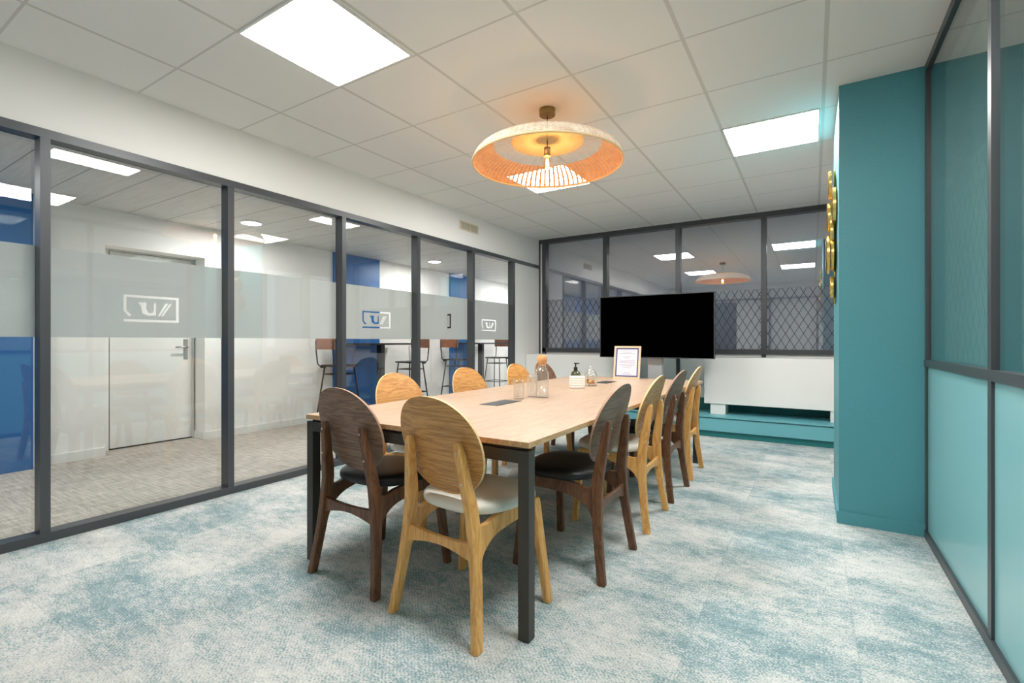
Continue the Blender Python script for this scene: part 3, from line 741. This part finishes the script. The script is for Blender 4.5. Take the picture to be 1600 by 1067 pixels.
# left side (facing +x)
dup(oak, (-2.17, 2.36, 0), -HP + .02, 'oak chair nearest the camera on the left side of the table')
dup(oak, (-2.19, 3.16, 0), -HP - .02, 'oak chair second from the camera on the left side of the table')
dup(oak, (-2.19, 3.955, 0), -HP, 'oak chair on the left side of the table behind the water bottle')
dup(wal, (-2.20, 4.500, 0), -HP, 'dark walnut chair farthest along the left side of the table')

# ------------------------------------------------------------------ things on the table
TZ = .7597
def tumbler(x, y, lb, h=.125, r=.038):
    t = thing('drinking_glass', lb, 'glass', (x, y, TZ), 0, 'drinking glasses on the table')
    bm = bmesh.new(); prof = [(0, 0), (r * .86, 0), (r * .9, .004)]
    for i in range(1, 9):
        z = h * i / 8; prof.append((r * (.9 + .1 * i / 8) * (1 + (.035 if i % 2 else -.01) * (1 if z < h * .8 else 0)), z))
    prof += [(r - .003, h), (r * .84, .014), (0, .012)]
    lathe(bm, prof, 20); obj('tumbler', bm, M['ware'], t, smooth=True)
tumbler(-1.655, 2.735, 'ribbed drinking glass on the left of the two beside the water bottle')
tumbler(-1.645, 2.90, 'ribbed drinking glass between the front glass and the water bottle', .15)
wb = thing('water_bottle', 'clear glass water bottle with round cork stopper on the table', 'bottle', (-1.560, 2.885, TZ))
bm = bmesh.new(); lathe(bm, [(0, 0), (.043, 0), (.046, .006), (.046, .17), (.042, .190), (.030, .200), (.027, .215), (.029, .222), (.026, .222), (.026, .205), (.040, .185), (.043, .17), (.043, .012), (0, .010)], 32)
obj('bottle_body', bm, M['ware'], wb, smooth=True)
bm = bmesh.new(); lathe(bm, [(0, .212), (.022, .212), (.024, .222), (.033, .240), (.036, .258), (.033, .276), (.02, .290), (0, .293)], 28)
obj('cork_stopper', bm, M['cork'], wb, smooth=True)
cp = thing('textured_pot', 'white cut-glass style pot in front of the soap bottle', 'pot', (-1.625, 3.60, TZ))
bm = bmesh.new(); n = 36
prof = [(.058, 0), (.060, .004)] + [(.062 + (.002 if i % 2 else -.001), .004 + .095 * i / 10) for i in range(1, 11)] + [(.056, .100), (.054, .012)]
lathe(bm, [(0, 0)] + prof + [(0, .010)], n)
for v in bm.verts:
    a = math.atan2(v.co.y, v.co.x)
    if math.hypot(v.co.x, v.co.y) > .057 and .01 < v.co.z < .095:
        k = 1 + .03 * (round(a / (2 * PI) * n) % 2); v.co.x *= k; v.co.y *= k
M['porcelain'] = plain('pearly_white_glass', (242, 240, 236), .3, spec=.6)
obj('pot_body', bm, M['porcelain'], cp)
sb = thing('soap_bottle', 'dark green glass pump bottle behind the white pot', 'bottle', (-1.69, 3.715, TZ))
M['green_glass'] = plain('dark_green_glass', (62, 70, 30), .12, spec=.8, var=.5, bscale=60)
bm = bmesh.new(); lathe(bm, [(0, 0), (.040, 0), (.042, .005), (.042, .10), (.036, .122), (.018, .135), (.014, .14), (0, .14)], 28); o = obj('bottle_body', bm, M['green_glass'], sb, smooth=True)
bm = bmesh.new(); lathe(bm, [(0, .139), (.016, .139), (.016, .165), (.006, .167), (.006, .192), (0, .192)], 20)
box(bm, -.012, .030, -.007, .007, .192, .201); o = obj('pump', bm, M['black'], sb)
jr = thing('sweet_jar', 'clear glass jar with round lid holding orange sweets', 'jar', (-1.615, 3.86, TZ))
bm = bmesh.new(); lathe(bm, [(0, 0), (.050, 0), (.053, .006), (.053, .095), (.045, .112), (.042, .112), (.050, .095), (.050, .01), (0, .008)], 30); obj('jar_body', bm, M['ware'], jr, smooth=True)
bm = bmesh.new(); lathe(bm, [(.046, .113), (.044, .122), (.028, .138), (.010, .146), (.012, .152), (.016, .160), (.010, .168), (0, .169)], 30); obj('jar_lid', bm, M['ware'], jr, smooth=True)
cand = [plain('sweet_%s' % n_, c_, .4) for n_, c_ in (('red', (214, 84, 62)), ('orange', (236, 150, 84)), ('yellow', (236, 200, 120)))]
bm = bmesh.new()
for k in range(34):
    a = random.random() * 2 * PI; r = .036 * math.sqrt(random.random()); zz = .020 + .030 * random.random()
    m_ = Matrix.Translation((r * math.cos(a), r * math.sin(a), zz))
    before = len(bm.faces)
    bmesh.ops.create_icosphere(bm, subdivisions=1, radius=.0115, matrix=m_)
    bm.faces.ensure_lookup_table()
    mi = random.randrange(3)
    for f in bm.faces[before:]: f.material_index = mi; f.smooth = True
sw = tag(obj('sweets', bm, cand, loc=(-1.615, 3.86, TZ)), 'heap of small orange and red wrapped sweets inside the glass jar', 'sweets', kind='stuff')
pf = thing('picture_frame', 'pale wood framed notice with blue border standing on the far end of the table', 'picture frame', (-1.62, 4.80, TZ))
FW, FH = .138, .335
lean = Matrix.Rotation(math.radians(-9), 4, 'X')
def leaned(bm): bmesh.ops.transform(bm, matrix=lean, verts=bm.verts); return bm
obj('frame', leaned(boxes((-FW, FW, -.008, .010, 0, .018), (-FW, FW, -.008, .010, FH - .018, FH), (-FW, -FW + .018, -.008, .010, .018, FH - .018), (FW - .018, FW, -.008, .010, .018, FH - .018))), plain('pale_frame_wood', (226, 192, 158), .5), pf)
obj('blue_border', leaned(boxes((-FW + .018, FW - .018, -.002, .004, .018, FH - .018))), plain('slate_blue_paper', (72, 84, 140), .6), pf)
sheet = obj('paper_sheet', leaned(boxes((-FW + .033, FW - .033, -.0035, -.0022, .033, FH - .033))), plain('white_paper', (214, 214, 228), .6), pf)
bm = bmesh.new()
for z, wd in ((.285, .07), (.268, .045), (.255, .085), (.225, .05), (.213, .03), (.185, .085), (.173, .08), (.161, .085), (.140, .085), (.128, .06), (.110, .04), (.060, .03), (.045, .05)):
    box(bm, -wd, wd, -.0042, -.0036, z, z + .0035)
obj('printed_lines', leaned(bm), plain('grey_ink', (150, 150, 162), .7), sheet)
obj('stand', leaned(boxes((-.03, .03, .011, .014, .02, .24))), M['black'], pf)

# ------------------------------------------------------------------ television on its stand
tv = thing('television', 'large black flat television on a pale stand in front of the back windows', 'television', (-1.635, 5.86, 0))
obj('screen_body', boxes((-.69, .69, .0, .045, .938, 1.712)), M['black'], tv, bevel=.003)
obj('screen', boxes((-.680, .680, -.002, .0, .950, 1.700)), M['screen'], tv)
obj('bezel', boxes((-.69, .69, -.004, 0, .938, .949), (-.69, .69, -.004, 0, 1.701, 1.712), (-.69, -.681, -.004, 0, .949, 1.701), (.681, .69, -.004, 0, .949, 1.701)), M['frame'], tv)
obj('stand_column', boxes((-.085, .085, .05, .11, .03, 1.3)), M['alu'], tv, bevel=.003)
obj('mount_bracket', boxes((-.09, .09, .04, .118, .86, 1.2)), M['silver'], tv)
for s in (-1, 1): obj('stand_foot', boxes((s * .33 - .03, s * .33 + .03, -.3, .35 - .12, 0, .045)), M['alu'], tv, bevel=.004)
obj('foot_bar', boxes((-.30, .30, .05, .11, .005, .045)), M['alu'], tv)
